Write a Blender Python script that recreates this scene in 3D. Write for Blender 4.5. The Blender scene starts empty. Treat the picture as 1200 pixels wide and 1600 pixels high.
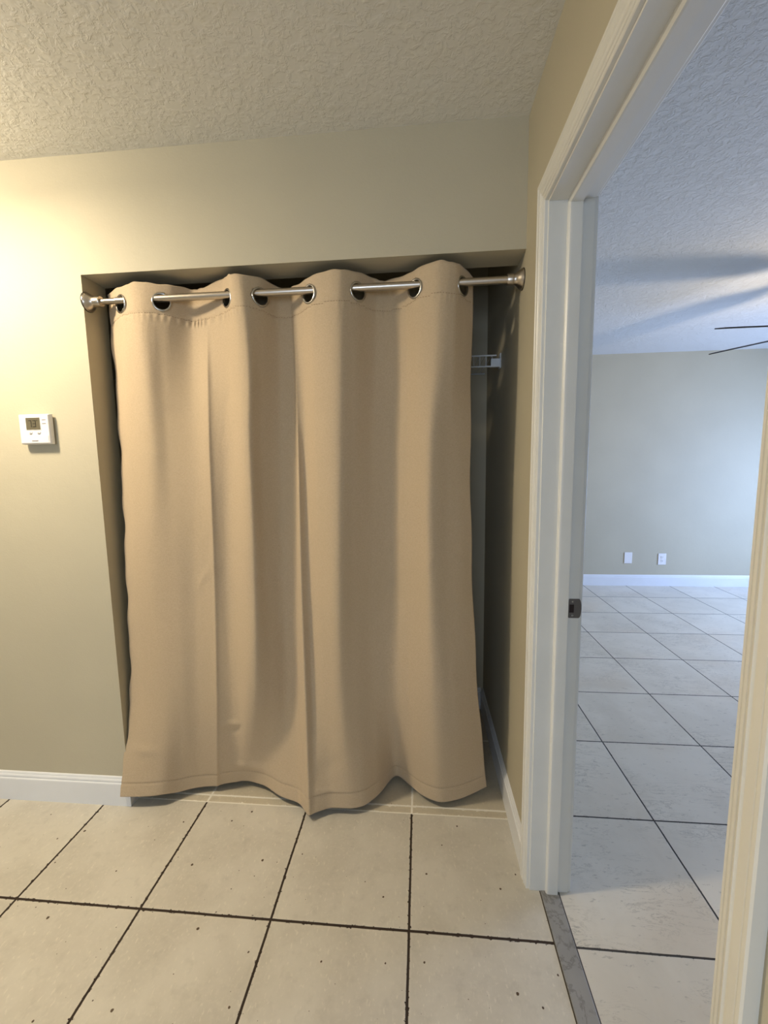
import bpy, bmesh, math, random
import numpy as np
from mathutils import Vector, Matrix

random.seed(4)
S = bpy.context.scene
COL = S.collection

# ------------------------------------------------------------------ camera
cam_d = bpy.data.cameras.new('camera')
cam = bpy.data.objects.new('camera', cam_d)
COL.objects.link(cam)
S.camera = cam
cam_d.sensor_fit = 'HORIZONTAL'
cam_d.sensor_width = 36.0
cam_d.lens = 36.0 * 647.8 / 1200.0
cam_d.clip_start = 0.02
YAW, PITCH, ROLL = 0.0879, 0.1159, -0.0152
_f = Vector((-math.sin(YAW) * math.cos(PITCH), math.cos(YAW) * math.cos(PITCH), -math.sin(PITCH)))
_r = Vector((math.cos(YAW), math.sin(YAW), 0))
_u = _r.cross(_f)
_c, _s = math.cos(ROLL), math.sin(ROLL)
rt = _c * _r + _s * _u
up = -_s * _r + _c * _u
M3 = Matrix((rt, up, -_f)).transposed()
cam.matrix_world = Matrix.Translation((-0.3388, -1.4356, 1.3522)) @ M3.to_4x4()

# ------------------------------------------------------------------ world, light, exposure
S.view_settings.view_transform = 'Standard'
S.view_settings.look = 'None'
S.view_settings.gamma = 1.0
S.view_settings.use_curve_mapping = False
S.view_settings.exposure = 0.62
W = bpy.data.worlds.new('world')
S.world = W
W.use_nodes = True
W.node_tree.nodes['Background'].inputs[0].default_value = (0.45, 0.62, 1.0, 1)
W.node_tree.nodes['Background'].inputs[1].default_value = 1.0


def area(name, loc, aim, sx, sy, power, color, spread=180):
    d = bpy.data.lights.new(name, 'AREA')
    d.shape = 'RECTANGLE'
    d.size, d.size_y = sx, sy
    d.energy = power
    d.color = color
    d.spread = math.radians(spread)
    o = bpy.data.objects.new(name, d)
    COL.objects.link(o)
    o.location = loc
    o.rotation_euler = (Vector(aim) - Vector(loc)).to_track_quat('-Z', 'Y').to_euler()
    return o


# daylight through the bedroom window and through the window at the rear of the hall
area('bedroom_daylight', (4.02, 1.75, 1.0), (2.0, 1.85, 0.70), 1.5, 1.4, 80, (0.37, 0.55, 1.0))
area('hall_daylight', (-1.1, -4.72, 1.35), (-1.1, 0, 1.1), 1.5, 1.5, 34, (0.68, 0.82, 1.0))
# bulb of the hall ceiling lamp
_d = bpy.data.lights.new('hall_bulb', 'POINT')
_d.energy = 16.5
_d.color = (1.0, 0.855, 0.635)
_d.shadow_soft_size = 0.08
hall_bulb = bpy.data.objects.new('hall_bulb', _d)
COL.objects.link(hall_bulb)
hall_bulb.location = (-1.95, -0.62, 2.29)
_o = area('hall_lamp_lens', (-1.95, -0.62, 2.30), (-1.95, -0.62, 0), 0.2, 0.2, 16, (1.0, 0.855, 0.635))
_o.data.shape = 'DISK'
# bulb of the bedroom fan light
_d = bpy.data.lights.new('fan_bulb', 'POINT')
_d.energy = 14
_d.color = (1.0, 0.84, 0.62)
_d.shadow_soft_size = 0.035
fan_bulb = bpy.data.objects.new('fan_bulb', _d)
COL.objects.link(fan_bulb)
fan_bulb.location = (2.08, 1.22, 1.93)

# ------------------------------------------------------------------ key sizes (metres)
H = 2.405          # hall ceiling
HB = 2.432         # bedroom ceiling
XL = -1.514        # left side of the closet opening
ZT = 2.022         # head of the closet opening
TW = 0.113         # thickness of the wall round the opening
YC = 0.76          # back of the closet
XW = 0.118         # thickness of the right wall
YF = 3.155         # far wall of the bedroom
XR = 3.95          # right wall of the bedroom
YJ = -0.233        # face of the far jamb
YN = -0.993        # face of the near jamb
ZD = 2.027         # underside of the head jamb
YB = 0.0291        # cut tile edge at the closet
YREAR = -4.6
XHALL = -3.6


# ------------------------------------------------------------------ node helpers
class NT:
    def __init__(self, name, rough=0.6, color=None, metallic=0.0, spec=0.5):
        self.m = bpy.data.materials.new(name)
        self.m.use_nodes = True
        self.t = self.m.node_tree
        self.b = self.t.nodes['Principled BSDF']
        self.b.inputs['Roughness'].default_value = rough
        self.b.inputs['Metallic'].default_value = metallic
        self.b.inputs['Specular IOR Level'].default_value = spec
        if color:
            self.b.inputs['Base Color'].default_value = (*color, 1)
        self.co = None

    def n(self, typ, **kw):
        nd = self.t.nodes.new(typ)
        for k, v in kw.items():
            setattr(nd, k, v)
        return nd

    def link(self, a, b):
        self.t.links.new(a, b)

    def obj(self):
        if self.co is None:
            self.co = self.n('ShaderNodeTexCoord')
        return self.co.outputs['Object']

    def math(self, op, a, b=None, c=None, clamp=False):
        nd = self.n('ShaderNodeMath', operation=op, use_clamp=clamp)
        for i, v in enumerate((a, b, c)):
            if v is None:
                continue
            if isinstance(v, (int, float)):
                nd.inputs[i].default_value = v
            else:
                self.link(v, nd.inputs[i])
        return nd.outputs[0]

    def noise(self, scale, detail=3, rough=0.5, vec=None, dist=0.0):
        nd = self.n('ShaderNodeTexNoise')
        nd.inputs['Scale'].default_value = scale
        nd.inputs['Detail'].default_value = detail
        nd.inputs['Roughness'].default_value = rough
        nd.inputs['Distortion'].default_value = dist
        self.link(vec if vec is not None else self.obj(), nd.inputs['Vector'])
        return nd.outputs['Fac']

    def mapping(self, scale, rot=(0, 0, 0), vec=None):
        nd = self.n('ShaderNodeMapping')
        nd.inputs['Scale'].default_value = scale
        nd.inputs['Rotation'].default_value = rot
        self.link(vec if vec is not None else self.obj(), nd.inputs['Vector'])
        return nd.outputs['Vector']

    def ramp(self, fac, a, b, lo=0.0, hi=1.0):
        nd = self.n('ShaderNodeMapRange', interpolation_type='SMOOTHSTEP')
        self.link(fac, nd.inputs['Value'])
        for k, v in (('From Min', a), ('From Max', b), ('To Min', lo), ('To Max', hi)):
            nd.inputs[k].default_value = v
        return nd.outputs['Result']

    def mix(self, fac, a, b):
        nd = self.n('ShaderNodeMix', data_type='RGBA')
        if isinstance(fac, (int, float)):
            nd.inputs['Factor'].default_value = fac
        else:
            self.link(fac, nd.inputs['Factor'])
        for k, v in ((6, a), (7, b)):
            if isinstance(v, tuple):
                nd.inputs[k].default_value = (*v, 1)
            else:
                self.link(v, nd.inputs[k])
        return nd.outputs[2]

    def color(self, s):
        self.link(s, self.b.inputs['Base Color'])

    def bump(self, h, strength, dist, prev=None):
        nd = self.n('ShaderNodeBump')
        nd.inputs['Strength'].default_value = strength
        nd.inputs['Distance'].default_value = dist
        self.link(h, nd.inputs['Height'])
        if prev is not None:
            self.link(prev, nd.inputs['Normal'])
        self.link(nd.outputs[0], self.b.inputs['Normal'])
        return nd.outputs[0]


def wall_paint(name, c):
    m = NT(name, 0.62, c, spec=0.35)
    big = m.noise(2.2, 2)
    m.color(m.mix(m.ramp(big, 0.3, 0.7), tuple(v * 0.97 for v in c), tuple(v * 1.02 for v in c)))
    a = m.noise(150, 3, 0.55)
    b = m.noise(14, 3, 0.5)
    n1 = m.bump(a, 0.10, 0.004)
    m.bump(b, 0.12, 0.01, n1)
    return m.m


def knockdown(name, c, scale=40.0, strength=0.75):
    m = NT(name, 0.8, c, spec=0.25)
    warp = m.noise(9, 3)
    v1 = m.noise(scale, 5, 0.6, dist=0.5)
    v2 = m.noise(scale * 0.45, 3, 0.55, dist=0.4)
    p = m.ramp(v1, 0.48, 0.60)
    q = m.ramp(v2, 0.40, 0.62)
    h = m.math('ADD', m.math('MULTIPLY', p, 1.0), m.math('MULTIPLY', q, 0.6))
    h = m.math('ADD', h, m.math('MULTIPLY', warp, 0.5))
    m.bump(h, strength, 0.004)
    cc = m.noise(1.6, 2)
    m.color(m.mix(cc, tuple(v * 0.96 for v in c), tuple(v * 1.03 for v in c)))
    return m.m


def trim_paint(name, c, rough=0.35):
    m = NT(name, rough, c, spec=0.5)
    a = m.noise(60, 3)
    m.bump(a, 0.015, 0.002)
    d = m.noise(5, 3, 0.6)
    m.color(m.mix(m.ramp(d, 0.25, 0.75), tuple(v * 0.95 for v in c), c))
    return m.m


def tile_floor(name, base, base2, grout, x0, px, ylines, py, gw, style, edge=0.0):
    """ylines: one start value with a period py (py > 0) or a list of single lines."""
    m = NT(name, 0.32, base, spec=0.5)
    sep = m.n('ShaderNodeSeparateXYZ')
    wn = m.n('ShaderNodeTexNoise')
    wn.inputs['Scale'].default_value = 6.0
    wn.inputs['Detail'].default_value = 4
    m.link(m.obj(), wn.inputs['Vector'])
    m.link(m.obj(), sep.inputs[0])
    ws = m.n('ShaderNodeSeparateXYZ')
    m.link(wn.outputs['Color'], ws.inputs[0])
    wob = 0.004 if style == 'hall' else 0.002
    X = m.math('ADD', sep.outputs[0], m.math('MULTIPLY', m.math('SUBTRACT', ws.outputs[0], 0.5), wob))
    Y = m.math('ADD', sep.outputs[1], m.math('MULTIPLY', m.math('SUBTRACT', ws.outputs[1], 0.5), wob))

    def dist(v, o, p):
        t = m.math('DIVIDE', m.math('SUBTRACT', v, o), p)
        fr = m.math('SUBTRACT', t, m.math('ROUND', t))
        return m.math('MULTIPLY', m.math('ABSOLUTE', fr), p)
    dx = dist(X, x0, px)
    if py > 0:
        dy = dist(Y, ylines[0], py)
        cy = m.math('FLOOR', m.math('DIVIDE', m.math('SUBTRACT', Y, ylines[0]), py))
    else:
        dy = None
        for l in ylines:
            e = m.math('ABSOLUTE', m.math('SUBTRACT', Y, l))
            dy = e if dy is None else m.math('MINIMUM', dy, e)
        cy = m.math('FLOOR', m.math('DIVIDE', m.math('SUBTRACT', Y, -0.3774), 0.414))
    cx = m.math('FLOOR', m.math('DIVIDE', m.math('SUBTRACT', X, x0), px))
    d = m.math('MINIMUM', dx, dy)
    # chipped edges
    chip = m.noise(70, 4, 0.7)
    dn = m.math('SUBTRACT', d, m.math('MULTIPLY', m.ramp(chip, 0.53, 0.72), 0.007 if style == 'hall' else 0.0015))
    g = m.ramp(dn, gw * 0.42, gw * 0.62, 1.0, 0.0)
    # per tile tone
    comb = m.n('ShaderNodeCombineXYZ')
    m.link(cx, comb.inputs[0])
    m.link(cy, comb.inputs[1])
    wh = m.n('ShaderNodeTexWhiteNoise')
    m.link(comb.outputs[0], wh.inputs['Vector'])
    offv = m.n('ShaderNodeVectorMath', operation='ADD')
    sc = m.n('ShaderNodeVectorMath', operation='SCALE')
    sc.inputs['Scale'].default_value = 9.0
    m.link(wh.outputs['Color'], sc.inputs[0])
    m.link(m.obj(), offv.inputs[0])
    m.link(sc.outputs[0], offv.inputs[1])
    P = offv.outputs[0]
    if style == 'hall':
        n1 = m.noise(5, 4, 0.55, vec=P)
        n2 = m.noise(90, 3, 0.6, vec=P)
        c = m.mix(m.ramp(n1, 0.3, 0.7), base, base2)
        c = m.mix(m.ramp(n2, 0.48, 0.72, 0.0, 0.38), c, tuple(min(1, v * 1.22) for v in base))
        # pale flecks
        st = m.noise(130, 2, 0.5, vec=m.mapping((1.0, 0.45, 1.0), (0, 0, 0.5), vec=P))
        c = m.mix(m.ramp(st, 0.62, 0.72, 0.0, 0.45), c, tuple(min(1, v * 1.4) for v in base))
        fine = m.noise(28, 4, 0.6, vec=P)
        c = m.mix(m.ramp(fine, 0.50, 0.75, 0, 0.26), c, tuple(v * 0.72 for v in base))
        # small brown chips and pits
        vo = m.n('ShaderNodeTexVoronoi', voronoi_dimensions='2D')
        vo.inputs['Scale'].default_value = 17.0
        m.link(P, vo.inputs['Vector'])
        vs = m.n('ShaderNodeSeparateXYZ')
        m.link(vo.outputs['Color'], vs.inputs[0])
        rad = m.math('MULTIPLY', m.math('POWER', vs.outputs[0], 10.0), 0.070)
        jag = m.math('MULTIPLY', m.math('SUBTRACT', m.noise(220, 2, vec=P), 0.5), 0.05)
        dd = m.math('SUBTRACT', m.math('ADD', vo.outputs['Distance'], jag), rad)
        pit = m.ramp(dd, 0.0, 0.012, 1.0, 0.0)
        pit = m.math('MULTIPLY', pit, m.ramp(vs.outputs[0], 0.62, 0.66))
        c = m.mix(pit, c, (0.075, 0.045, 0.022))
        rimmask = m.ramp(d, gw * 0.6, gw * 2.0, 0.30, 0.0)
        c = m.mix(rimmask, c, tuple(min(1, v * 1.25) for v in base))
    else:
        n1 = m.noise(3.2, 4, 0.6, vec=P, dist=0.6)
        c = m.mix(m.ramp(n1, 0.35, 0.68), base, base2)
        mp = m.mapping((1.0, 4.0, 1.0), (0, 0, 0.35), vec=P)
        s1 = m.noise(7, 6, 0.72, vec=mp, dist=1.2)
        s2 = m.noise(3.0, 3, 0.6, vec=P)
        line = m.math('ABSOLUTE', m.math('SUBTRACT', s1, 0.5))
        vein = m.ramp(line, 0.0, 0.022, 1.0, 0.0)
        vein = m.math('MULTIPLY', vein, m.ramp(s2, 0.44, 0.62, 0.0, 0.62))
        c = m.mix(vein, c, tuple(v * 0.40 for v in base))
        s3 = m.noise(26, 4, 0.7, vec=m.mapping((1.0, 2.6, 1.0), (0, 0, 0.4), vec=P))
        c = m.mix(m.ramp(s3, 0.61, 0.68, 0.0, 0.5), c, tuple(v * 0.5 for v in base))
        s4 = m.noise(1.7, 2, 0.5, vec=P)
        c = m.mix(m.ramp(s4, 0.5, 0.75, 0, 0.35), c, (base[0] * 1.0, base[1] * 0.88, base[2] * 0.76))
    c = m.mix(g, c, grout)
    m.color(c)
    rg = m.math('ADD', m.ramp(g, 0, 1, 0.30 if style == 'hall' else 0.26, 0.9), m.math('MULTIPLY', m.noise(20, 3), 0.16))
    m.link(rg, m.b.inputs['Roughness'])
    hgt = m.math('SUBTRACT', m.math('MULTIPLY', m.noise(40, 4, 0.6), 0.15), g)
    m.bump(hgt, 0.5, 0.002)
    return m.m


WALL = wall_paint('wall_paint_sage_beige', (0.495, 0.447, 0.328))
CEIL = knockdown('knockdown_plaster', (0.72, 0.705, 0.65), 44, 0.34)
CEILB = knockdown('knockdown_plaster_bedroom', (0.68, 0.67, 0.64), 50, 0.5)
TRIM = trim_paint('white_trim_paint', (0.74, 0.73, 0.68))
BASEB = trim_paint('white_baseboard_paint', (0.78, 0.79, 0.80))
FH = tile_floor('hall_tile', (0.525, 0.485, 0.405), (0.61, 0.57, 0.485), (0.035, 0.022, 0.014),
                -0.3777, 0.414, [-0.3774, -0.3774 - 0.414, -0.3774 - 0.828, -0.3774 - 1.242, -0.3774 - 1.656,
                                 -0.3774 - 2.07, -0.3774 - 2.484, -0.3774 - 2.898, -0.3774 - 3.312, -0.3774 - 3.726, -0.3774 - 4.14], 0, 0.0068, 'hall')
FC = tile_floor('closet_tile', (0.50, 0.44, 0.33), (0.56, 0.50, 0.385), (0.78, 0.74, 0.64),
                -0.3777, 0.414, [YB + 0.001, YB + 0.037, YB + 0.451], 0, 0.0075, 'hall')
FB = tile_floor('bedroom_tile', (0.64, 0.595, 0.50), (0.72, 0.675, 0.575), (0.055, 0.05, 0.045),
                0.5333, 0.4475, [-0.3842], 0.4475, 0.0055, 'bedroom')

_m = NT('grey_marble_threshold', 0.35, (0.2, 0.2, 0.2))
_n = _m.noise(9, 6, 0.65, dist=0.7)
_v = _m.ramp(_m.math('ABSOLUTE', _m.math('SUBTRACT', _n, 0.5)), 0.0, 0.035, 1.0, 0.0)
_m.color(_m.mix(_m.math('MULTIPLY', _v, 0.45), _m.mix(_m.noise(8, 3), (0.22, 0.215, 0.20), (0.34, 0.33, 0.31)), (0.10, 0.09, 0.08)))
MARBLE = _m.m
_m = NT('dark_grout_edge', 0.9, (0.06, 0.045, 0.03))
DGROUT = _m.m


def fabric():
    m = NT('tan_polyester_curtain', 0.72, (0.50, 0.375, 0.225), spec=0.2)
    m.b.inputs['Sheen Weight'].default_value = 0.15
    m.b.inputs['Sheen Roughness'].default_value = 0.5
    w1 = m.noise(1.0, 2, 0.5, vec=m.mapping((900, 900, 160)))
    w2 = m.noise(1.0, 2, 0.5, vec=m.mapping((120, 120, 1100)))
    w = m.math('ADD', w1, w2)
    big = m.noise(3, 3)
    c = m.mix(m.ramp(w, 0.75, 1.25), (0.455, 0.348, 0.225), (0.535, 0.412, 0.274))
    c = m.mix(m.ramp(big, 0.3, 0.7, 0, 0.3), c, (0.49, 0.375, 0.23))
    m.color(c)
    n1 = m.bump(w, 0.12, 0.0006)
    wr = m.noise(5, 4, 0.6, vec=m.mapping((1, 1, 0.35)), dist=0.5)
    m.bump(wr, 0.22, 0.02, n1)
    return m.m


FABRIC = fabric()
STITCH = NT('tan_thread', 0.8, (0.25, 0.17, 0.09)).m
_m = NT('brushed_nickel', 0.30, (0.56, 0.50, 0.43), 1.0)
_m.bump(_m.noise(1.0, 2, vec=_m.mapping((3, 900, 900))), 0.08, 0.0005)
NICKEL = _m.m
CHROME = NT('polished_steel', 0.22, (0.50, 0.49, 0.47), 1.0).m
BLACKR = NT('black_rubber', 0.6, (0.012, 0.011, 0.010)).m
WHITEP = NT('white_plastic', 0.38, (0.78, 0.75, 0.72)).m
WHITEB = NT('white_wire_coating', 0.4, (0.62, 0.65, 0.68)).m
LCD = NT('lcd_glass', 0.22, (0.13, 0.115, 0.075)).m
LCDD = NT('lcd_digit', 0.4, (0.012, 0.009, 0.006)).m
GREYP = NT('grey_print', 0.5, (0.22, 0.20, 0.20)).m
BRONZE = NT('oil_rubbed_bronze', 0.38, (0.20, 0.18, 0.165), 0.8).m
DARKHOLE = NT('dark_recess', 0.8, (0.02, 0.010, 0.008)).m
FANM = NT('dark_fan_metal', 0.4, (0.02, 0.018, 0.018), 0.3).m
_m = NT('opal_lamp_glass', 0.3, (0.9, 0.86, 0.78))
_m.b.inputs['Emission Color'].default_value = (1.0, 0.84, 0.62, 1)
_m.b.inputs['Emission Strength'].default_value = 3.0
OPAL = _m.m
_m = NT('window_glass', 0.02)
_t = _m.n('ShaderNodeBsdfTransparent')
_g = _m.n('ShaderNodeBsdfGlossy')
_g.inputs['Roughness'].default_value = 0.02
_x = _m.n('ShaderNodeMixShader')
_x.inputs[0].default_value = 0.06
_m.link(_t.outputs[0], _x.inputs[1])
_m.link(_g.outputs[0], _x.inputs[2])
_m.link(_x.outputs[0], _m.t.nodes['Material Output'].inputs['Surface'])
GLASS = _m.m


# ------------------------------------------------------------------ mesh helpers
class MB:
    def __init__(self):
        self.v, self.f = [], []

    def add(self, vs, fs):
        o = len(self.v)
        self.v += [tuple(map(float, p)) for p in vs]
        self.f += [tuple(i + o for i in f) for f in fs]
        return self

    def box(self, a, b):
        x0, y0, z0 = (min(a[i], b[i]) for i in range(3))
        x1, y1, z1 = (max(a[i], b[i]) for i in range(3))
        vs = [(x0, y0, z0), (x1, y0, z0), (x1, y1, z0), (x0, y1, z0), (x0, y0, z1), (x1, y0, z1), (x1, y1, z1), (x0, y1, z1)]
        return self.add(vs, [(3, 2, 1, 0), (4, 5, 6, 7), (0, 1, 5, 4), (1, 2, 6, 5), (2, 3, 7, 6), (3, 0, 4, 7)])

    def tube(self, pts, r, n=12, cap=True):
        pts = [Vector(p) for p in pts]
        rs = r if isinstance(r, (list, tuple)) else [r] * len(pts)
        vs, fs = [], []
        d = (pts[-1] - pts[0]).normalized()
        ref = Vector((0, 0, 1)) if abs(d.z) < 0.9 else Vector((1, 0, 0))
        for i, p in enumerate(pts):
            t = (pts[min(i + 1, len(pts) - 1)] - pts[max(i - 1, 0)])
            t = t.normalized() if t.length > 1e-9 else d
            a = t.cross(ref).normalized()
            b = t.cross(a)
            for k in range(n):
                q = 2 * math.pi * k / n
                vs.append(p + rs[i] * (math.cos(q) * a + math.sin(q) * b))
        for i in range(len(pts) - 1):
            for k in range(n):
                k2 = (k + 1) % n
                fs.append((i * n + k, i * n + k2, (i + 1) * n + k2, (i + 1) * n + k))
        if cap:
            fs.append(tuple(range(n))[::-1])
            fs.append(tuple((len(pts) - 1) * n + k for k in range(n)))
        return self.add(vs, fs)

    def lathe(self, origin, axis, prof, n=32):
        """prof: list of (distance along the axis, radius)"""
        ax = Vector(axis).normalized()
        o = Vector(origin)
        ref = Vector((0, 0, 1)) if abs(ax.z) < 0.9 else Vector((1, 0, 0))
        a = ax.cross(ref).normalized()
        b = ax.cross(a)
        vs, fs = [], []
        for (t, r) in prof:
            for k in range(n):
                q = 2 * math.pi * k / n
                vs.append(o + ax * t + max(r, 1e-5) * (math.cos(q) * a + math.sin(q) * b))
        for i in range(len(prof) - 1):
            for k in range(n):
                k2 = (k + 1) % n
                fs.append((i * n + k, i * n + k2, (i + 1) * n + k2, (i + 1) * n + k))
        fs.append(tuple(range(n))[::-1])
        fs.append(tuple((len(prof) - 1) * n + k for k in range(n)))
        return self.add(vs, fs)

    def loft(self, stations, closed=True):
        """stations: list of equally long profiles of points"""
        n = len(stations[0])
        vs = [p for s in stations for p in s]
        fs = []
        for i in range(len(stations) - 1):
            for k in range(n if closed else n - 1):
                k2 = (k + 1) % n
                fs.append((i * n + k, i * n + k2, (i + 1) * n + k2, (i + 1) * n + k))
        fs.append(tuple(range(n))[::-1])
        fs.append(tuple((len(stations) - 1) * n + k for k in range(n)))
        return self.add(vs, fs)

    def build(self, name, mat, parent=None, bevel=0.0, smooth=False, seg=2):
        me = bpy.data.meshes.new(name)
        org = parent.location if parent is not None and parent.parent is None else Vector((0, 0, 0))
        if parent is not None and parent.parent is not None:
            org = parent.parent.location
        me.from_pydata([tuple(Vector(p) - org) for p in self.v], [], self.f)
        me.validate()
        bm = bmesh.new()
        bm.from_mesh(me)
        bmesh.ops.recalc_face_normals(bm, faces=bm.faces)
        bm.to_mesh(me)
        bm.free()
        if smooth:
            me.polygons.foreach_set('use_smooth', [True] * len(me.polygons))
        me.materials.append(mat)
        o = bpy.data.objects.new(name, me)
        COL.objects.link(o)
        if parent is not None:
            o.parent = parent
        if bevel:
            b = o.modifiers.new('bevel', 'BEVEL')
            b.width = bevel
            b.segments = seg
            b.limit_method = 'ANGLE'
            b.angle_limit = math.radians(40)
        if smooth:
            es = o.modifiers.new('edges', 'EDGE_SPLIT')
            es.split_angle = math.radians(38)
        return o


def tag(o, label, cat, group=None):
    o['label'] = label
    o['category'] = cat
    if group:
        o['group'] = group
    return o


def struct(o):
    o['kind'] = 'structure'
    return o


def thing(name, loc, label=None, cat=None, group=None):
    o = bpy.data.objects.new(name, None)
    COL.objects.link(o)
    o.location = loc
    if label:
        tag(o, label, cat, group)
    return o


# ------------------------------------------------------------------ the setting
struct(MB().box((XHALL, YREAR, -0.08), (0.033, YB, 0)).build('floor', FH))
struct(MB().box((-1.75, YB, -0.08), (0.0, YC, 0)).build('floor_closet', FC))
struct(MB().box((0.089, -2.6, -0.08), (XR, YF, 0)).build('floor_bedroom', FB))
struct(MB().box((0.0305, YN - 0.02, -0.08), (0.0915, YJ + 0.018, 0.0005)).build('trim_2', DGROUT))
o = MB().box((0.0335, YN - 0.0, -0.02), (0.0885, YJ, 0.0030)).build('trim_1', MARBLE, bevel=0.0015)
struct(o)
struct(MB().box((XHALL, YREAR, H), (0.0, YC + 0.1, H + 0.12)).build('ceiling', CEIL))
struct(MB().box((XW, -2.7, HB), (XR + 0.1, YF + 0.1, HB + 0.12)).build('ceiling_bedroom', CEILB))

mb = MB()
mb.box((XHALL, 0, 0), (XL, TW, H))
mb.box((XL, 0, ZT), (0, TW, H))
struct(mb.build('wall_back', WALL))
mb = MB()
mb.box((0, YJ + 0.018, 0), (XW, YF, HB + 0.05))
mb.box((0, YREAR, 0), (XW, YN - 0.018, HB + 0.05))
mb.box((0, YN - 0.018, ZD + 0.018), (XW, YJ + 0.018, HB + 0.05))
struct(mb.build('wall_right', WALL))
struct(MB().box((XHALL - 0.1, YREAR, 0), (XHALL, TW, H)).build('wall_left', WALL))
mb = MB()
wx0, wx1, wz0, wz1 = -1.9, -0.3, 0.55, 2.05
mb.box((XHALL, YREAR - 0.12, 0), (wx0, YREAR, H))
mb.box((wx1, YREAR - 0.12, 0), (0.1, YREAR, H))
mb.box((wx0, YREAR - 0.12, 0), (wx1, YREAR, wz0))
mb.box((wx0, YREAR - 0.12, wz1), (wx1, YREAR, H))
struct(mb.build('wall_rear', WALL))
struct(MB().box((-1.75, YC, 0), (0, YC + 0.1, H)).build('wall_closet_back', WALL))
struct(MB().box((-1.85, TW, 0), (-1.75, YC + 0.1, H)).build('wall_closet_left', WALL))
struct(MB().box((XW, YF, 0), (XR + 0.1, YF + 0.1, HB)).build('wall_bedroom_back', WALL))
struct(MB().box((XW, -2.7, 0), (XR + 0.1, -2.6, HB)).build('wall_bedroom_front', WALL))
mb = MB()
by0, by1, bz0, bz1 = 0.95, 2.55, 0.28, 1.78
mb.box((XR, -2.6, 0), (XR + 0.1, by0, HB))
mb.box((XR, by1, 0), (XR + 0.1, YF, HB))
mb.box((XR, by0, 0), (XR + 0.1, by1, bz0))
mb.box((XR, by0, bz1), (XR + 0.1, by1, HB))
struct(mb.build('wall_bedroom_right', WALL))


def window(name, a, b, axis):
    """a, b: opposite corners of the opening; axis 0: the wall faces x, axis 1: it faces y"""
    root = struct(thing(name, ((a[0] + b[0]) / 2, (a[1] + b[1]) / 2, a[2])))
    k = 1 - axis
    t = 0.05
    fr = MB()

    def bx(u0, u1, z0, z1, dd0, dd1):
        p = [0, 0, z0]
        q = [0, 0, z1]
        p[k], q[k] = u0, u1
        p[axis], q[axis] = dd0, dd1
        return tuple(p), tuple(q)
    u0, u1 = a[k], b[k]
    d0, d1 = a[axis] + 0.02, a[axis] + 0.06
    for s in ((u0, u0 + t, a[2], b[2]), (u1 - t, u1, a[2], b[2]), (u0 + t, u1 - t, a[2], a[2] + t), (u0 + t, u1 - t, b[2] - t, b[2]),
              (u0 + t, u1 - t, (a[2] + b[2]) / 2 - 0.02, (a[2] + b[2]) / 2 + 0.02)):
        fr.box(*bx(*s, d0, d1))
    fr.build('window_frame', TRIM, root)
    MB().box(*bx(u0 + t, u1 - t, a[2] + t, b[2] - t, (d0 + d1) / 2 - 0.002, (d0 + d1) / 2 + 0.002)).build('window_pane', GLASS, root)


window('window_1', (XR, by0, bz0), (XR + 0.1, by1, bz1), 0)
window('window_2', (wx0, YREAR - 0.1, wz0), (wx1, YREAR, wz1), 1)

# baseboards: profile of (thickness, height)
BP = [(0, 0), (0.0135, 0), (0.0135, 0.092), (0.0125, 0.095), (0.0095, 0.0965), (0.0095, 0.1005), (0.0105, 0.104), (0.0085, 0.109),
      (0.0060, 0.1115), (0.0060, 0.1145), (0.0035, 0.119), (0, 0.120)]


def base_run(mb, path):
    """path: list of (x, y, nx, ny); the profile leans out along (nx, ny)"""
    mb.loft([[(x + nx * t, y + ny * t, z) for (t, z) in BP] for (x, y, nx, ny) in path])


mb = MB()
base_run(mb, [(XHALL, 0, 0, -1), (XL, 0, 1, -1), (XL, TW, 1, 0)])
struct(mb.build('baseboard_back', BASEB))
mb = MB()
base_run(mb, [(0, YC, -1, 0), (0, YJ + 0.055, -1, 0)])
struct(mb.build('baseboard_right', BASEB))
mb = MB()
base_run(mb, [(0, YREAR, -1, 0), (0, YN - 0.053, -1, 0)])
struct(mb.build('baseboard_right_near', BASEB))
mb = MB()
base_run(mb, [(-0.0136, YC, 0, -1), (-1.75, YC, 0, -1)])
struct(mb.build('baseboard_closet', BASEB))
mb = MB()
base_run(mb, [(XR, YF, 0, -1), (XW, YF, 0, -1)])
struct(mb.build('baseboard_bedroom', BASEB))

# door frame ------------------------------------------------------------------
door = struct(thing('door_1', (0.06, (YJ + YN) / 2, 0)))
MB().box((0, YJ, 0), (XW, YJ + 0.018, ZD + 0.018)).build('jamb', TRIM, door, bevel=0.0012)
MB().box((0, YN - 0.018, 0), (XW, YN, ZD + 0.018)).build('jamb', TRIM, door, bevel=0.0012)
MB().box((0, YN, ZD), (XW, YJ, ZD + 0.018)).build('head_jamb', TRIM, door, bevel=0.0012)
sx0, sx1, st = 0.048, 0.083, 0.012
SP = [(sx0, 0), (sx0, st * 0.55), (sx0 + 0.004, st * 0.95), (sx0 + 0.008, st), (sx1, st), (sx1, 0)]
mb = MB()
mb.loft([[(x, YJ - t, z) for (x, t) in SP] if i == 0 else [(x, YJ - t, ZD - t) for (x, t) in SP] for i, z in ((0, 0.0), (1, ZD))])
mb.loft([[(x, YJ - t, ZD - t) for (x, t) in SP], [(x, YN + t, ZD - t) for (x, t) in SP]])
mb.loft([[(x, YN + t, ZD - t) for (x, t) in SP], [(x, YN + t, 0) for (x, t) in SP]])
mb.build('door_stop', TRIM, door)
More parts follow.
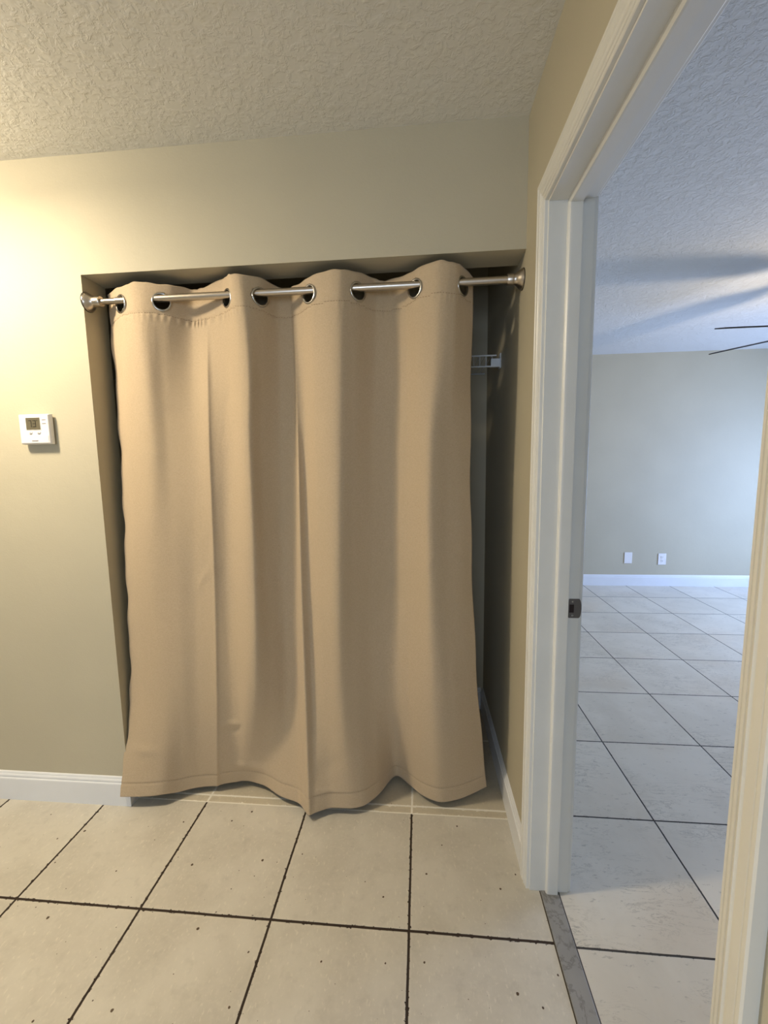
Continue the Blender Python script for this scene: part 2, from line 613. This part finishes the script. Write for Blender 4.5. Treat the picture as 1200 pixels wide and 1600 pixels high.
CP = [(0.0, 0.0), (0.0, 0.008), (0.03, 0.0098), (0.10, 0.0102), (0.125, 0.0090), (0.15, 0.0092), (0.17, 0.0112), (0.26, 0.0118),
      (0.285, 0.0104), (0.31, 0.0106), (0.34, 0.0128), (0.40, 0.0138), (0.45, 0.0120), (0.53, 0.0122), (0.58, 0.0144), (0.78, 0.0156), (0.805, 0.0147),
      (0.83, 0.0150), (0.86, 0.0164), (0.95, 0.0168), (1.0, 0.0150), (1.0, 0.0)]


def casing(x, sgn, name='casing'):
    w, wh, rv = 0.049, 0.060, 0.005
    yi, yn, zi = YJ + rv, YN - rv, ZD + rv
    mb = MB()
    mb.loft([[(x + sgn * h, yi + u * w, 0) for u, h in CP],
             [(x + sgn * h, yi + u * w, zi + u * wh) for u, h in CP],
             [(x + sgn * h, yn - u * w, zi + u * wh) for u, h in CP],
             [(x + sgn * h, yn - u * w, 0) for u, h in CP]])
    return mb.build(name, TRIM, door)


casing(0, -1)
casing(XW, 1)
# strike plate on the far jamb
zc = 0.928
pl = MB()
n = 8
prof = []
xa, xb = 0.086, 0.122
ol = [(xa + 0.003, zc - 0.0285), (xa, zc - 0.0255), (xa, zc + 0.0255), (xa + 0.003, zc + 0.0285), (XW - 0.002, zc + 0.0285)]
lip = [(XW - 0.002 + 0.0075 * math.sin(math.pi * k / n), zc + 0.0285 * math.cos(math.pi * k / n)) for k in range(1, n)]
ol += lip + [(XW - 0.002, zc - 0.0285)]
pl.loft([[(x, YJ - 0.0002, z) for x, z in ol], [(x, YJ - 0.0022, z) for x, z in ol]])
plate = pl.build('strike_plate', BRONZE, door, bevel=0.0006)
MB().box((xa + 0.0035, YJ - 0.0026, zc - 0.012), (xa + 0.016, YJ - 0.0021, zc + 0.012)).build('latch_hole', DARKHOLE, plate)
for s in (-1, 1):
    MB().lathe((xa + 0.0125, YJ - 0.0020, zc + s * 0.0205), (0, -1, 0), [(0, 0.0036), (0.0010, 0.0032), (0.0014, 0.001)], 14).build('screw', CHROME, plate)

# ------------------------------------------------------------------ curtain rod
RL = Vector((XL, 0.020, 1.938))
RR = Vector((0.0, 0.037, 1.946))
rd = (RR - RL).normalized()


def rod_at(x):
    t = (x - RL.x) / (RR.x - RL.x)
    return RL + (RR - RL) * t


rod = thing('curtain_rod', (XL, 0.020, 1.938), 'brushed nickel tension rod wedged across the closet opening, threaded through the curtain', 'curtain rod')
a, b, c = rod_at(XL + 0.02), rod_at(-0.86), rod_at(-0.015)
MB().tube([a, rod_at(-1.40)], 0.0100, 20).build('inner_tube', NICKEL, rod, smooth=True)
MB().tube([rod_at(-1.405), c], 0.0122, 24).build('outer_tube', NICKEL, rod, smooth=True)
FP = [(0.0, 0.0325), (0.003, 0.0325), (0.0035, 0.031), (0.006, 0.030), (0.010, 0.0275), (0.016, 0.0225), (0.022, 0.0185), (0.027, 0.0172),
      (0.030, 0.0172), (0.031, 0.0182), (0.048, 0.0182), (0.050, 0.0172), (0.0505, 0.0118)]
for P, sg in ((RL, 1), (RR, -1)):
    fl = MB().lathe(P + rd * sg * 0.002, rd * sg, FP, 40).build('end_cap', NICKEL, rod, smooth=True)
    MB().lathe(P, rd * sg, [(0.0002, 0.0335), (0.0028, 0.0335)], 40).build('rubber_pad', BLACKR, fl, smooth=True)

# ------------------------------------------------------------------ curtain
COLS = [
  [(-1.486,0.085,1.986), (-1.484,0.085,1.898), (-1.477,0.070,1.427), (-1.484,0.050,0.932), (-1.501,0.030,0.412), (-1.533,-0.030,0.056)],
  [(-1.378,0.015,1.984), (-1.376,0.015,1.871), (-1.404,0.030,1.424), (-1.414,0.020,0.941), (-1.418,0.010,0.427), (-1.461,-0.025,0.056)],
  [(-1.314,0.000,1.988), (-1.311,0.000,1.863), (-1.315,0.010,1.422), (-1.343,0.010,0.944), (-1.343,0.005,0.433), (-1.377,-0.010,0.056)],
  [(-1.217,0.030,1.987), (-1.236,0.030,1.870), (-1.254,0.030,1.421), (-1.260,0.020,0.942), (-1.270,0.015,0.430), (-1.318,0.044,0.030)],
  [(-1.151,0.080,1.988), (-1.159,0.080,1.883), (-1.165,0.045,1.420), (-1.186,0.035,0.939), (-1.208,0.030,0.423), (-1.251,0.072,0.030)],
  [(-1.107,0.070,1.986), (-1.105,0.070,1.877), (-1.101,0.040,1.419), (-1.110,0.035,0.940), (-1.130,0.030,0.426), (-1.177,0.091,0.030)],
  [(-1.030,0.045,2.002), (-1.038,0.045,1.866), (-1.054,0.045,1.418), (-1.072,0.045,0.937), (-1.082,0.040,0.422), (-1.128,0.105,0.030)],
  [(-0.943,-0.010,1.993), (-0.929,-0.010,1.843), (-0.937,-0.005,1.414), (-0.945,-0.005,0.952), (-0.971,0.000,0.450), (-1.069,0.116,0.030)],
  [(-0.888,0.025,1.993), (-0.891,0.025,1.853), (-0.910,0.035,1.415), (-0.917,0.035,0.941), (-0.925,0.035,0.431), (-1.001,0.100,0.030)],
  [(-0.839,0.090,1.983), (-0.837,0.090,1.872), (-0.847,0.085,1.416), (-0.859,0.080,0.929), (-0.865,0.070,0.411), (-0.899,0.043,0.030)],
  [(-0.801,0.095,1.981), (-0.797,0.095,1.872), (-0.800,0.085,1.415), (-0.812,0.075,0.931), (-0.821,0.060,0.419), (-0.818,0.017,0.030)],
  [(-0.789,0.085,1.979), (-0.787,0.085,1.868), (-0.784,0.072,1.414), (-0.785,0.050,0.938), (-0.778,0.020,0.445), (-0.766,-0.033,0.030)],
  [(-0.760,0.065,1.978), (-0.755,0.065,1.860), (-0.765,0.080,1.414), (-0.762,0.065,0.934), (-0.756,0.040,0.434), (-0.746,-0.023,0.030)],
  [(-0.700,0.020,1.987), (-0.698,0.020,1.843), (-0.705,0.030,1.411), (-0.704,0.030,0.944), (-0.699,0.025,0.445), (-0.683,0.005,0.030)],
  [(-0.607,-0.005,1.990), (-0.610,-0.005,1.831), (-0.622,0.000,1.409), (-0.635,0.000,0.953), (-0.642,0.010,0.457), (-0.620,0.006,0.030)],
  [(-0.558,0.020,1.994), (-0.562,0.020,1.837), (-0.573,0.030,1.409), (-0.585,0.035,0.944), (-0.590,0.035,0.443), (-0.572,0.019,0.030)],
  [(-0.487,0.085,1.991), (-0.485,0.085,1.855), (-0.504,0.080,1.410), (-0.512,0.080,0.932), (-0.522,0.080,0.418), (-0.515,0.076,0.030)],
  [(-0.454,0.090,1.985), (-0.436,0.090,1.854), (-0.442,0.095,1.409), (-0.446,0.100,0.927), (-0.453,0.105,0.406), (-0.444,0.188,0.030)],
  [(-0.393,0.070,1.991), (-0.390,0.070,1.846), (-0.394,0.070,1.407), (-0.399,0.075,0.935), (-0.394,0.080,0.423), (-0.389,0.142,0.030)],
  [(-0.338,0.020,1.993), (-0.339,0.020,1.827), (-0.342,0.025,1.405), (-0.344,0.030,0.948), (-0.339,0.035,0.453), (-0.331,0.086,0.030)],
  [(-0.273,-0.010,1.997), (-0.277,-0.010,1.815), (-0.305,0.000,1.403), (-0.306,0.000,0.956), (-0.288,0.010,0.470), (-0.269,0.061,0.030)],
  [(-0.223,0.000,1.993), (-0.229,0.000,1.816), (-0.242,0.030,1.403), (-0.241,0.030,0.948), (-0.221,0.030,0.460), (-0.198,0.079,0.030)],
  [(-0.191,0.040,1.992), (-0.192,0.040,1.828), (-0.196,0.055,1.403), (-0.188,0.055,0.942), (-0.166,0.060,0.444), (-0.136,0.112,0.030)],
  [(-0.156,0.085,1.981), (-0.157,0.085,1.841), (-0.160,0.080,1.403), (-0.149,0.080,0.935), (-0.118,0.090,0.427), (-0.072,0.153,0.030)],
]



def pchip(xs, ys, q):
    """monotone cubic through (xs, ys) (ys: n x m), evaluated at q"""
    xs = np.asarray(xs, float)
    ys = np.asarray(ys, float)
    h = np.diff(xs)[:, None]
    dl = np.diff(ys, axis=0) / h
    d = np.zeros_like(ys)
    w1 = 2 * h[1:] + h[:-1]
    w2 = h[1:] + 2 * h[:-1]
    with np.errstate(divide='ignore', invalid='ignore'):
        v = (w1 + w2) / (w1 / dl[:-1] + w2 / dl[1:])
    ok = dl[:-1] * dl[1:] > 0
    d[1:-1] = np.where(ok, v, 0.0)
    d[0], d[-1] = dl[0], dl[-1]
    i = np.clip(np.searchsorted(xs, q) - 1, 0, len(xs) - 2)
    t = ((q - xs[i]) / (xs[i + 1] - xs[i]))[:, None]
    hh = (xs[i + 1] - xs[i])[:, None]
    return ((1 + 2 * t) * (1 - t) ** 2 * ys[i] + t * (1 - t) ** 2 * hh * d[i]
            + t * t * (3 - 2 * t) * ys[i + 1] + t * t * (t - 1) * hh * d[i + 1])


K = np.array(COLS)                       # columns x levels x 3
LV = np.array([0.0, 0.058, 0.29, 0.54, 0.80, 1.0])
NU, NV = 520, 430
su = K[:, 3, 0]
U = np.linspace(su[0], su[-1], NU)
V = np.linspace(0, 1, NV)
lv = np.stack([pchip(su, K[:, j], U) for j in range(6)])          # 6 x NU x 3


def cat(lv, q):
    """smooth (finite difference) cubic through the levels"""
    n = len(LV)
    d = np.zeros_like(lv)
    for j in range(n):
        if j == 0:
            d[j] = (lv[1] - lv[0]) / (LV[1] - LV[0])
        elif j == n - 1:
            d[j] = (lv[j] - lv[j - 1]) / (LV[j] - LV[j - 1])
        else:
            a_ = (lv[j] - lv[j - 1]) / (LV[j] - LV[j - 1])
            b_ = (lv[j + 1] - lv[j]) / (LV[j + 1] - LV[j])
            w = (LV[j] - LV[j - 1]) / (LV[j + 1] - LV[j - 1])
            d[j] = a_ * (1 - w) + b_ * w
    i = min(max(np.searchsorted(LV, q) - 1, 0), n - 2)
    h = LV[i + 1] - LV[i]
    t = (q - LV[i]) / h
    return ((1 + 2 * t) * (1 - t) ** 2 * lv[i] + t * (1 - t) ** 2 * h * d[i]
            + t * t * (3 - 2 * t) * lv[i + 1] + t * t * (t - 1) * h * d[i + 1])


G = np.stack([cat(lv, v) for v in V])                              # NV x NU x 3
# light blur across the columns away from the pressed creases, so the folds roll softly
for _ in range(6):
    Gn = G.copy()
    Gn[:, 1:-1] = (G[:, :-2] + 2 * G[:, 1:-1] + G[:, 2:]) / 4
    G = Gn


def bumpf(u0, w, v0, vw, sl=0.0):
    """gaussian bump over (U, V) with a slanted axis"""
    uu = U[None, :] - (u0 + sl * (V[:, None] - v0))
    return np.exp(-(uu / w) ** 2) * np.exp(-((V[:, None] - v0) / vw) ** 2)


# pressed creases that run down the cloth, puckers, slack near the hem
dy = np.zeros((NV, NU))
cl = np.interp(V, [0, 0.06, 0.3, 0.55, 0.8, 1.0], [-1.105, -1.106, -1.112, -1.112, -1.112, -1.118])
uu = U[None, :] - cl[:, None]
amp = np.interp(V, [0, 0.06, 0.15, 1.0], [0, 0.0, 1.0, 1.0])[:, None]
dy += amp * np.where(uu < 0, -0.010 * np.exp(uu / 0.035), -0.010 * np.exp(-uu / 0.008))
cl2 = np.interp(V, [0, 1.0], [-0.783, -0.783])
uu = U[None, :] - cl2[:, None]
amp2 = np.interp(V, [0, 0.05, 0.3, 0.7, 1.0], [0, 0.3, 0.7, 1.0, 0.8])[:, None]
dy += amp2 * np.where(uu < 0, -0.007 * np.exp(uu / 0.020), -0.007 * np.exp(-uu / 0.005))
dy += -0.005 * bumpf(-1.06, 0.035, 0.845, 0.008, 1.2) + 0.004 * bumpf(-1.05, 0.03, 0.86, 0.010, -1.5)
dy += -0.006 * bumpf(-0.98, 0.09, 0.955, 0.012, 3.0) - 0.004 * bumpf(-0.72, 0.05, 0.965, 0.008, 2.0)
dy += 0.003 * bumpf(-0.70, 0.05, 0.92, 0.02, -2.0) - 0.004 * bumpf(-1.40, 0.05, 0.90, 0.012, 1.5)
rs = np.random.RandomState(3)
for k in range(46):
    u0, v0 = rs.uniform(su[0], su[-1]), rs.uniform(0.12, 1.0)
    dy += rs.uniform(-0.0016, 0.0016) * bumpf(u0, rs.uniform(0.015, 0.05), v0, rs.uniform(0.008, 0.04), rs.uniform(-1.6, 1.6))
# gathered seam below the header band: a shallow groove and small puckers
zs = G[:, :, 2]
seam_z = 1.888 - 0.009 * np.clip((G[0, :, 1] - 0.02) / 0.06, 0, 1) + 0.012 * np.clip((U + 0.9) / 0.7, 0, 1)
dz = zs - seam_z[None, :]
dy += 0.0022 * np.exp(-(dz / 0.0035) ** 2)
puck = np.interp(U, [-1.5, -1.28, -1.18, -1.05, -0.95, -0.3], [0.2, 0.5, 1.6, 1.4, 0.3, 0.4])
dy += 0.0016 * puck[None, :] * np.sin(U * 2 * math.pi / 0.021)[None, :] * np.exp(-((dz + 0.010) / 0.012) ** 2)
# hem seam
hz = np.interp(V, [0, 1], [0, 1])
dy += 0.0016 * np.exp(-((V - 0.972) / 0.0022) ** 2)[:, None]
# the left edge is a little wavy
G[:, :, 0] += (0.003 * np.sin(V * 46) + 0.002 * np.sin(V * 87 + 1))[:, None] * np.exp(-(U - su[0]) / 0.03)[None, :]
G[:, :, 0] += (0.002 * np.sin(V * 31))[:, None] * np.exp(-(su[-1] - U) / 0.03)[None, :]
G[:, :, 1] += dy
G[:, :, 2] += (0.0015 * np.sin(U * 55) + 0.001 * np.sin(U * 143))[None, :] * np.clip(1 - V / 0.05, 0, 1)[:, None]

# the holes: where the cloth crosses the rod
row = int(np.argmin(np.abs(G[:, NU // 2, 2] - 1.93)))
yr = np.array([rod_at(x).y for x in G[row, :, 0]])
sg = np.sign(G[row, :, 1] - yr)
cross = [i for i in range(1, NU) if sg[i] != sg[i - 1]]
merged = []
for i in cross:
    if merged and abs(G[row, i, 0] - G[row, merged[-1], 0]) < 0.05:
        continue
    merged.append(i)
HOLE = 0.0270
kill = np.zeros((NV - 1, NU - 1), bool)
arcs = np.concatenate([[0], np.cumsum(np.linalg.norm(np.diff(G[row, :, :2], axis=0), axis=1))])
cenU = (arcs[:-1] + arcs[1:]) / 2
holes = []
for i in merged:
    zc_ = rod_at(G[row, i, 0]).z - 0.0115
    cz = (G[:-1, :-1, 2] + G[1:, 1:, 2]) / 2
    dd = (cenU[None, :] - arcs[i]) ** 2 + (cz - zc_) ** 2
    kill |= dd < (HOLE + 0.003) ** 2
    i0, i1 = max(i - 6, 0), min(i + 6, NU - 1)
    tg = Vector((*(G[row, i1, :2] - G[row, i0, :2]), 0)).normalized()
    r_ = int(np.argmin(np.abs(G[:, i, 2] - zc_)))
    holes.append((Vector((G[r_, i, 0], G[r_, i, 1], zc_)), tg, i))
idx = np.arange(NV * NU).reshape(NV, NU)
fa = idx[:-1, :-1][~kill]
fb = idx[1:, :-1][~kill]
fc = idx[1:, 1:][~kill]
fd = idx[:-1, 1:][~kill]
verts = G.reshape(-1, 3)
mid = Vector((-0.82, 0.03, 0.04))
curtain = thing('curtain', mid, 'tan grommet curtain hanging in soft folds across the closet, hem just above the tiles', 'curtain')
me = bpy.data.meshes.new('curtain_cloth')
me.from_pydata((verts - np.array(mid)).tolist(), [], np.stack([fa, fb, fc, fd], 1).tolist())
me.polygons.foreach_set('use_smooth', [True] * len(me.polygons))
me.materials.append(FABRIC)
cloth = bpy.data.objects.new('curtain_cloth', me)
COL.objects.link(cloth)
cloth.parent = curtain
sm = cloth.modifiers.new('thickness', 'SOLIDIFY')
sm.thickness = 0.0016
sm.offset = 0

# the grommets: steel ring both sides, bent a little with the cloth
for (P, tg, i) in holes:
    nrm = Vector((tg.y, -tg.x, 0))
    mb = MB()
    NR = 40
    pr = [(HOLE - 0.0015, 0.0), (HOLE - 0.001, 0.0028), (HOLE + 0.0008, 0.0036), (HOLE + 0.0028, 0.0036), (HOLE + 0.0046, 0.0024), (HOLE + 0.0052, 0.0006),
          (HOLE + 0.0052, -0.0006), (HOLE + 0.0046, -0.0024), (HOLE + 0.0028, -0.0036), (HOLE + 0.0008, -0.0036), (HOLE - 0.001, -0.0028)]
    vs, fs = [], []
    for k in range(NR):
        q = 2 * math.pi * k / NR
        e = tg * math.cos(q) + Vector((0, 0, 1)) * math.sin(q)
        for (r, h) in pr:
            vs.append(P + e * r + nrm * h)
    m_ = len(pr)
    for k in range(NR):
        for j in range(m_):
            fs.append((k * m_ + j, k * m_ + (j + 1) % m_, ((k + 1) % NR) * m_ + (j + 1) % m_, ((k + 1) % NR) * m_ + j))
    mb.add(vs, fs)
    mb.build('grommet', CHROME, curtain, smooth=True)

# stitching along the header seam and the hem


def stitches(rowf, step, ln, name):
    st = MB()
    arc = 0.0
    i = 4
    acc = 0.0
    while i < NU - 6:
        j = i
        L = 0
        r0 = rowf(i)
        p = Vector(G[r0, i])
        while j < NU - 5 and L < ln:
            j += 1
            L = (Vector(G[rowf(j), j]) - p).length
        q = Vector(G[rowf(j), j])
        t = (q - p).normalized()
        nn = Vector((t.y, -t.x, 0)).normalized()
        if nn.y > 0:
            nn = -nn
        o_ = nn * 0.0012
        w_ = Vector((0, 0, 0.0006))
        st.add([p + o_ - w_, q + o_ - w_, q + o_ * 1.6 + w_, p + o_ * 1.6 + w_], [(0, 1, 2, 3)])
        k2 = j
        L = 0
        while k2 < NU - 5 and L < step - ln:
            k2 += 1
            L = (Vector(G[rowf(k2), k2]) - q).length
        i = max(k2, i + 1)
    st.build(name, STITCH, curtain)


stitches(lambda i: int(np.argmin(np.abs(G[:60, i, 2] - seam_z[i]))), 0.0065, 0.004, 'header_stitching')
stitches(lambda i: int(0.972 * (NV - 1)), 0.0065, 0.004, 'hem_stitching')

# ------------------------------------------------------------------ thermostat
th = thing('thermostat', (-1.735, 0, 1.44), 'white wall thermostat with a dark display, on the wall left of the closet', 'thermostat')
fx0, fx1, fz0, fz1, fy = -1.788, -1.669, 1.442, 1.549, -0.0255
mb = MB()
i_ = 0.006
mb.loft([[(fx0 + i_, 0, fz0 + i_), (fx1 - i_, 0, fz0 + i_), (fx1 - i_, 0, fz1 - i_), (fx0 + i_, 0, fz1 - i_)],
         [(fx0 + i_, -0.008, fz0 + i_), (fx1 - i_, -0.008, fz0 + i_), (fx1 - i_, -0.008, fz1 - i_), (fx0 + i_, -0.008, fz1 - i_)]])
mb.build('wall_plate', WHITEP, th, bevel=0.001)
mb = MB()
mb.loft([[(fx0 - 0.001, -0.008, fz0 - 0.001), (fx1 + 0.001, -0.008, fz0 - 0.001), (fx1 + 0.001, -0.008, fz1 + 0.001), (fx0 - 0.001, -0.008, fz1 + 0.001)],
         [(fx0, -0.019, fz0), (fx1, -0.019, fz0), (fx1, -0.019, fz1), (fx0, -0.019, fz1)],
         [(fx0 + 0.003, fy, fz0 + 0.003), (fx1 - 0.003, fy, fz0 + 0.003), (fx1 - 0.003, fy, fz1 - 0.003), (fx0 + 0.003, fy, fz1 - 0.003)]])
mb.build('housing', WHITEP, th, bevel=0.0015)
# flap on the lower part
MB().box((fx0 + 0.006, fy - 0.0012, fz0 + 0.004), (fx1 - 0.006, fy, 1.4715)).build('flap', WHITEP, th, bevel=0.0008)
lx0, lx1, lz0, lz1 = -1.7575, -1.703, 1.4935, 1.536
MB().box((lx0 - 0.002, fy - 0.0008, lz0 - 0.002), (lx1 + 0.002, fy, lz1 + 0.002)).build('screen_bezel', WHITEP, th, bevel=0.0004)
scr = MB().box((lx0, fy - 0.0014, lz0), (lx1, fy, lz1)).build('screen', LCD, th)
# seven segment reading 73
dg = MB()


def digit(x, z, w, h, t, segs):
    y0, y1 = fy - 0.0018, fy - 0.0014
    hh = h / 2
    R = {'a': (x, z + h - t, x + w, z + h), 'g': (x, z + hh - t / 2, x + w, z + hh + t / 2), 'd': (x, z, x + w, z + t),
         'f': (x, z + hh, x + t, z + h), 'b': (x + w - t, z + hh, x + w, z + h), 'e': (x, z, x + t, z + hh), 'c': (x + w - t, z, x + w, z + hh)}
    for s in segs:
        a0, b0, a1, b1 = R[s]
        dg.box((a0 + 0.0003, y0, b0 + 0.0003), (a1 - 0.0003, y1, b1 - 0.0003))


digit(-1.7480, 1.5025, 0.0125, 0.0245, 0.0026, 'abc')
digit(-1.7310, 1.5025, 0.0125, 0.0245, 0.0026, 'abgcd')
dg.box((-1.7150, fy - 0.0018, 1.5245), (-1.7120, fy - 0.0014, 1.5270))
dg.build('digits', LCDD, scr)
for x in (-1.7500, -1.7180):
    MB().box((x, fy - 0.0022, 1.4800), (x + 0.013, fy, 1.4862)).build('button', WHITEP, th, bevel=0.0008)
    mm = MB()
    mm.add([(x + 0.004, fy - 0.0024, 1.4818), (x + 0.009, fy - 0.0024, 1.4818), (x + 0.0065, fy - 0.0024, 1.4848)], [(0, 1, 2)])
    mm.box((x + 0.003, fy - 0.0014, 1.4775), (x + 0.010, fy - 0.0002, 1.4792))
    mm.build('arrow_mark', GREYP, th)
mm = MB()
for z in (1.5262, 1.5132):
    for k in range(4):
        mm.box((-1.6950 + k * 0.0037, fy - 0.0005, z), (-1.6950 + k * 0.0037 + 0.0027, fy + 0.0001, z + 0.0030))
mm.build('switch_marking', GREYP, th)
mm = MB()
for k in range(7):
    mm.box((-1.7400 + k * 0.0035, fy - 0.0018, 1.4520), (-1.7400 + k * 0.0035 + 0.0028, fy - 0.0010, 1.4552))
mm.build('maker_mark', GREYP, th)

# ------------------------------------------------------------------ wire shelf in the closet
sh = thing('wire_shelf', (-0.85, 0.58, 1.74), 'white coated wire shelf inside the dark closet, right end showing beside the curtain', 'shelf')
yf_, yb_, zt, zl = 0.404, 0.750, 1.797, 1.752
mb = MB()
mb.tube([(-1.74, yf_, zt), (-0.017, yf_, zt)], 0.0032, 10)
mb.build('upper_rail', WHITEB, sh, smooth=True)
mb = MB()
mb.tube([(-1.74, yf_ - 0.004, zl), (-0.03, yf_ - 0.004, zl)], 0.0032, 10)
mb.build('lower_rail', WHITEB, sh, smooth=True)
mb = MB()
mb.tube([(-1.74, yb_, zt - 0.004), (-0.012, yb_, zt - 0.004)], 0.0032, 8)
mb.build('rear_rail', WHITEB, sh, smooth=True)
mb = MB()
for k in range(68):
    x = -1.73 + k * 0.0253
    if x > -0.03:
        break
    mb.tube([(x, yb_, zt), (x, yf_ + 0.002, zt + 0.001), (x, yf_ - 0.001, zt - 0.004), (x, yf_ - 0.003, zl)], 0.0013, 6)
o = mb.build('wire_deck', WHITEB, sh, smooth=True)
mb = MB()
mb.box((-0.041, yf_ - 0.012, zl - 0.004), (-0.004, yf_ + 0.006, zl + 0.030))
mb.box((-0.005, yf_ - 0.018, zl - 0.010), (-0.0005, yf_ + 0.016, zl + 0.050))
mb.build('end_bracket', WHITEB, sh, bevel=0.0012)

# ------------------------------------------------------------------ wall plates in the bedroom
p1 = thing('wall_plate', (1.888, YF, 0.305), 'plain white blank wall plate, left one of two above the far baseboard', 'wall plate')
MB().box((1.848, YF - 0.007, 0.245), (1.929, YF, 0.366)).build('cover', WHITEP, p1, bevel=0.003)
for s in (-1, 1):
    MB().lathe((1.8885, YF - 0.0068, 0.3055 + s * 0.042), (0, -1, 0), [(0, 0.003), (0.0008, 0.0028)], 10).build('screw', WHITEP, p1)
p2 = thing('power_outlet', (2.235, YF, 0.293), 'white duplex power outlet, right of the blank plate on the far wall', 'outlet')
MB().box((2.194, YF - 0.007, 0.232), (2.276, YF, 0.355)).build('cover', WHITEP, p2, bevel=0.003)
for s in (-1, 1):
    z = 0.2935 + s * 0.0205
    r = MB().lathe((2.235, YF - 0.0065, z), (0, -1, 0), [(0, 0.0165), (0.0022, 0.0165), (0.0028, 0.0158)], 24).build('socket', WHITEP, p2)
    mb = MB()
    for dx in (-0.0065, 0.0065):
        mb.box((2.235 + dx - 0.0013, YF - 0.0098, z - 0.001), (2.235 + dx + 0.0013, YF - 0.0092, z + 0.008))
    mb.lathe((2.235, YF - 0.0092, z - 0.007), (0, -1, 0), [(0, 0.0026), (0.0006, 0.0026)], 10)
    mb.build('slot', GREYP, r)

# ------------------------------------------------------------------ ceiling fan in the bedroom
fan = thing('ceiling_fan', (2.09, 1.22, HB), 'dark bladed bedroom ceiling fan, two blade ends showing past the door frame', 'ceiling fan')
fz = 2.10
MB().lathe((2.09, 1.22, HB), (0, 0, -1), [(0, 0.07), (0.03, 0.068), (0.055, 0.03), (0.06, 0.018)], 32).build('canopy', FANM, fan, smooth=True)
MB().tube([(2.09, 1.22, HB - 0.055), (2.09, 1.22, fz + 0.07)], 0.013, 16).build('downrod', FANM, fan, smooth=True)
MB().lathe((2.09, 1.22, fz + 0.08), (0, 0, -1), [(0, 0.03), (0.012, 0.075), (0.03, 0.095), (0.07, 0.10), (0.10, 0.085), (0.125, 0.05)], 40).build('motor_housing', FANM, fan, smooth=True)
for k in range(6):
    ang = math.radians(119.5 + 60 * k)
    e = Vector((math.cos(ang), math.sin(ang), 0))
    tn = Vector((-math.sin(ang), math.cos(ang), 0))
    pt = math.radians(14)
    wv = tn * math.cos(pt) - Vector((0, 0, 1)) * math.sin(pt)      # leading edge low
    nv = e.cross(wv)
    o0 = Vector((2.09, 1.22, fz))
    stn = []
    for (r, w) in ((0.17, 0.045), (0.22, 0.055), (0.45, 0.062), (0.66, 0.066), (0.69, 0.060), (0.70, 0.045)):
        c_ = o0 + e * r
        stn.append([c_ - wv * w + nv * 0.003, c_ + wv * w + nv * 0.003, c_ + wv * w - nv * 0.003, c_ - wv * w - nv * 0.003])
    MB().loft(stn).build('blade', FANM, fan)
    MB().loft([[o0 + e * 0.08 + tn * s * 0.02 + Vector((0, 0, h_)) for s, h_ in ((-1, 0.0), (1, 0.0), (1, 0.006), (-1, 0.006))],
               [o0 + e * 0.20 + wv * s * 0.03 + nv * (0.004 + h_) for s, h_ in ((-1, 0.0), (1, 0.0), (1, 0.005), (-1, 0.005))]]).build('blade_arm', FANM, fan)
MB().lathe((2.09, 1.22, fz - 0.045), (0, 0, -1), [(0, 0.05), (0.02, 0.062), (0.035, 0.062), (0.04, 0.02)], 32).build('lamp_holder', FANM, fan, smooth=True)

# ------------------------------------------------------------------ hall ceiling lamp (its light falls on the wall)
hl = thing('ceiling_lamp', (-1.95, -0.62, H), 'small bare bulb ceiling lamp in the hall left of the view', 'lamp')
MB().lathe((-1.95, -0.62, H), (0, 0, -1), [(0, 0.055), (0.012, 0.055), (0.03, 0.03), (0.06, 0.022)], 32).build('lamp_base', WHITEP, hl, smooth=True)
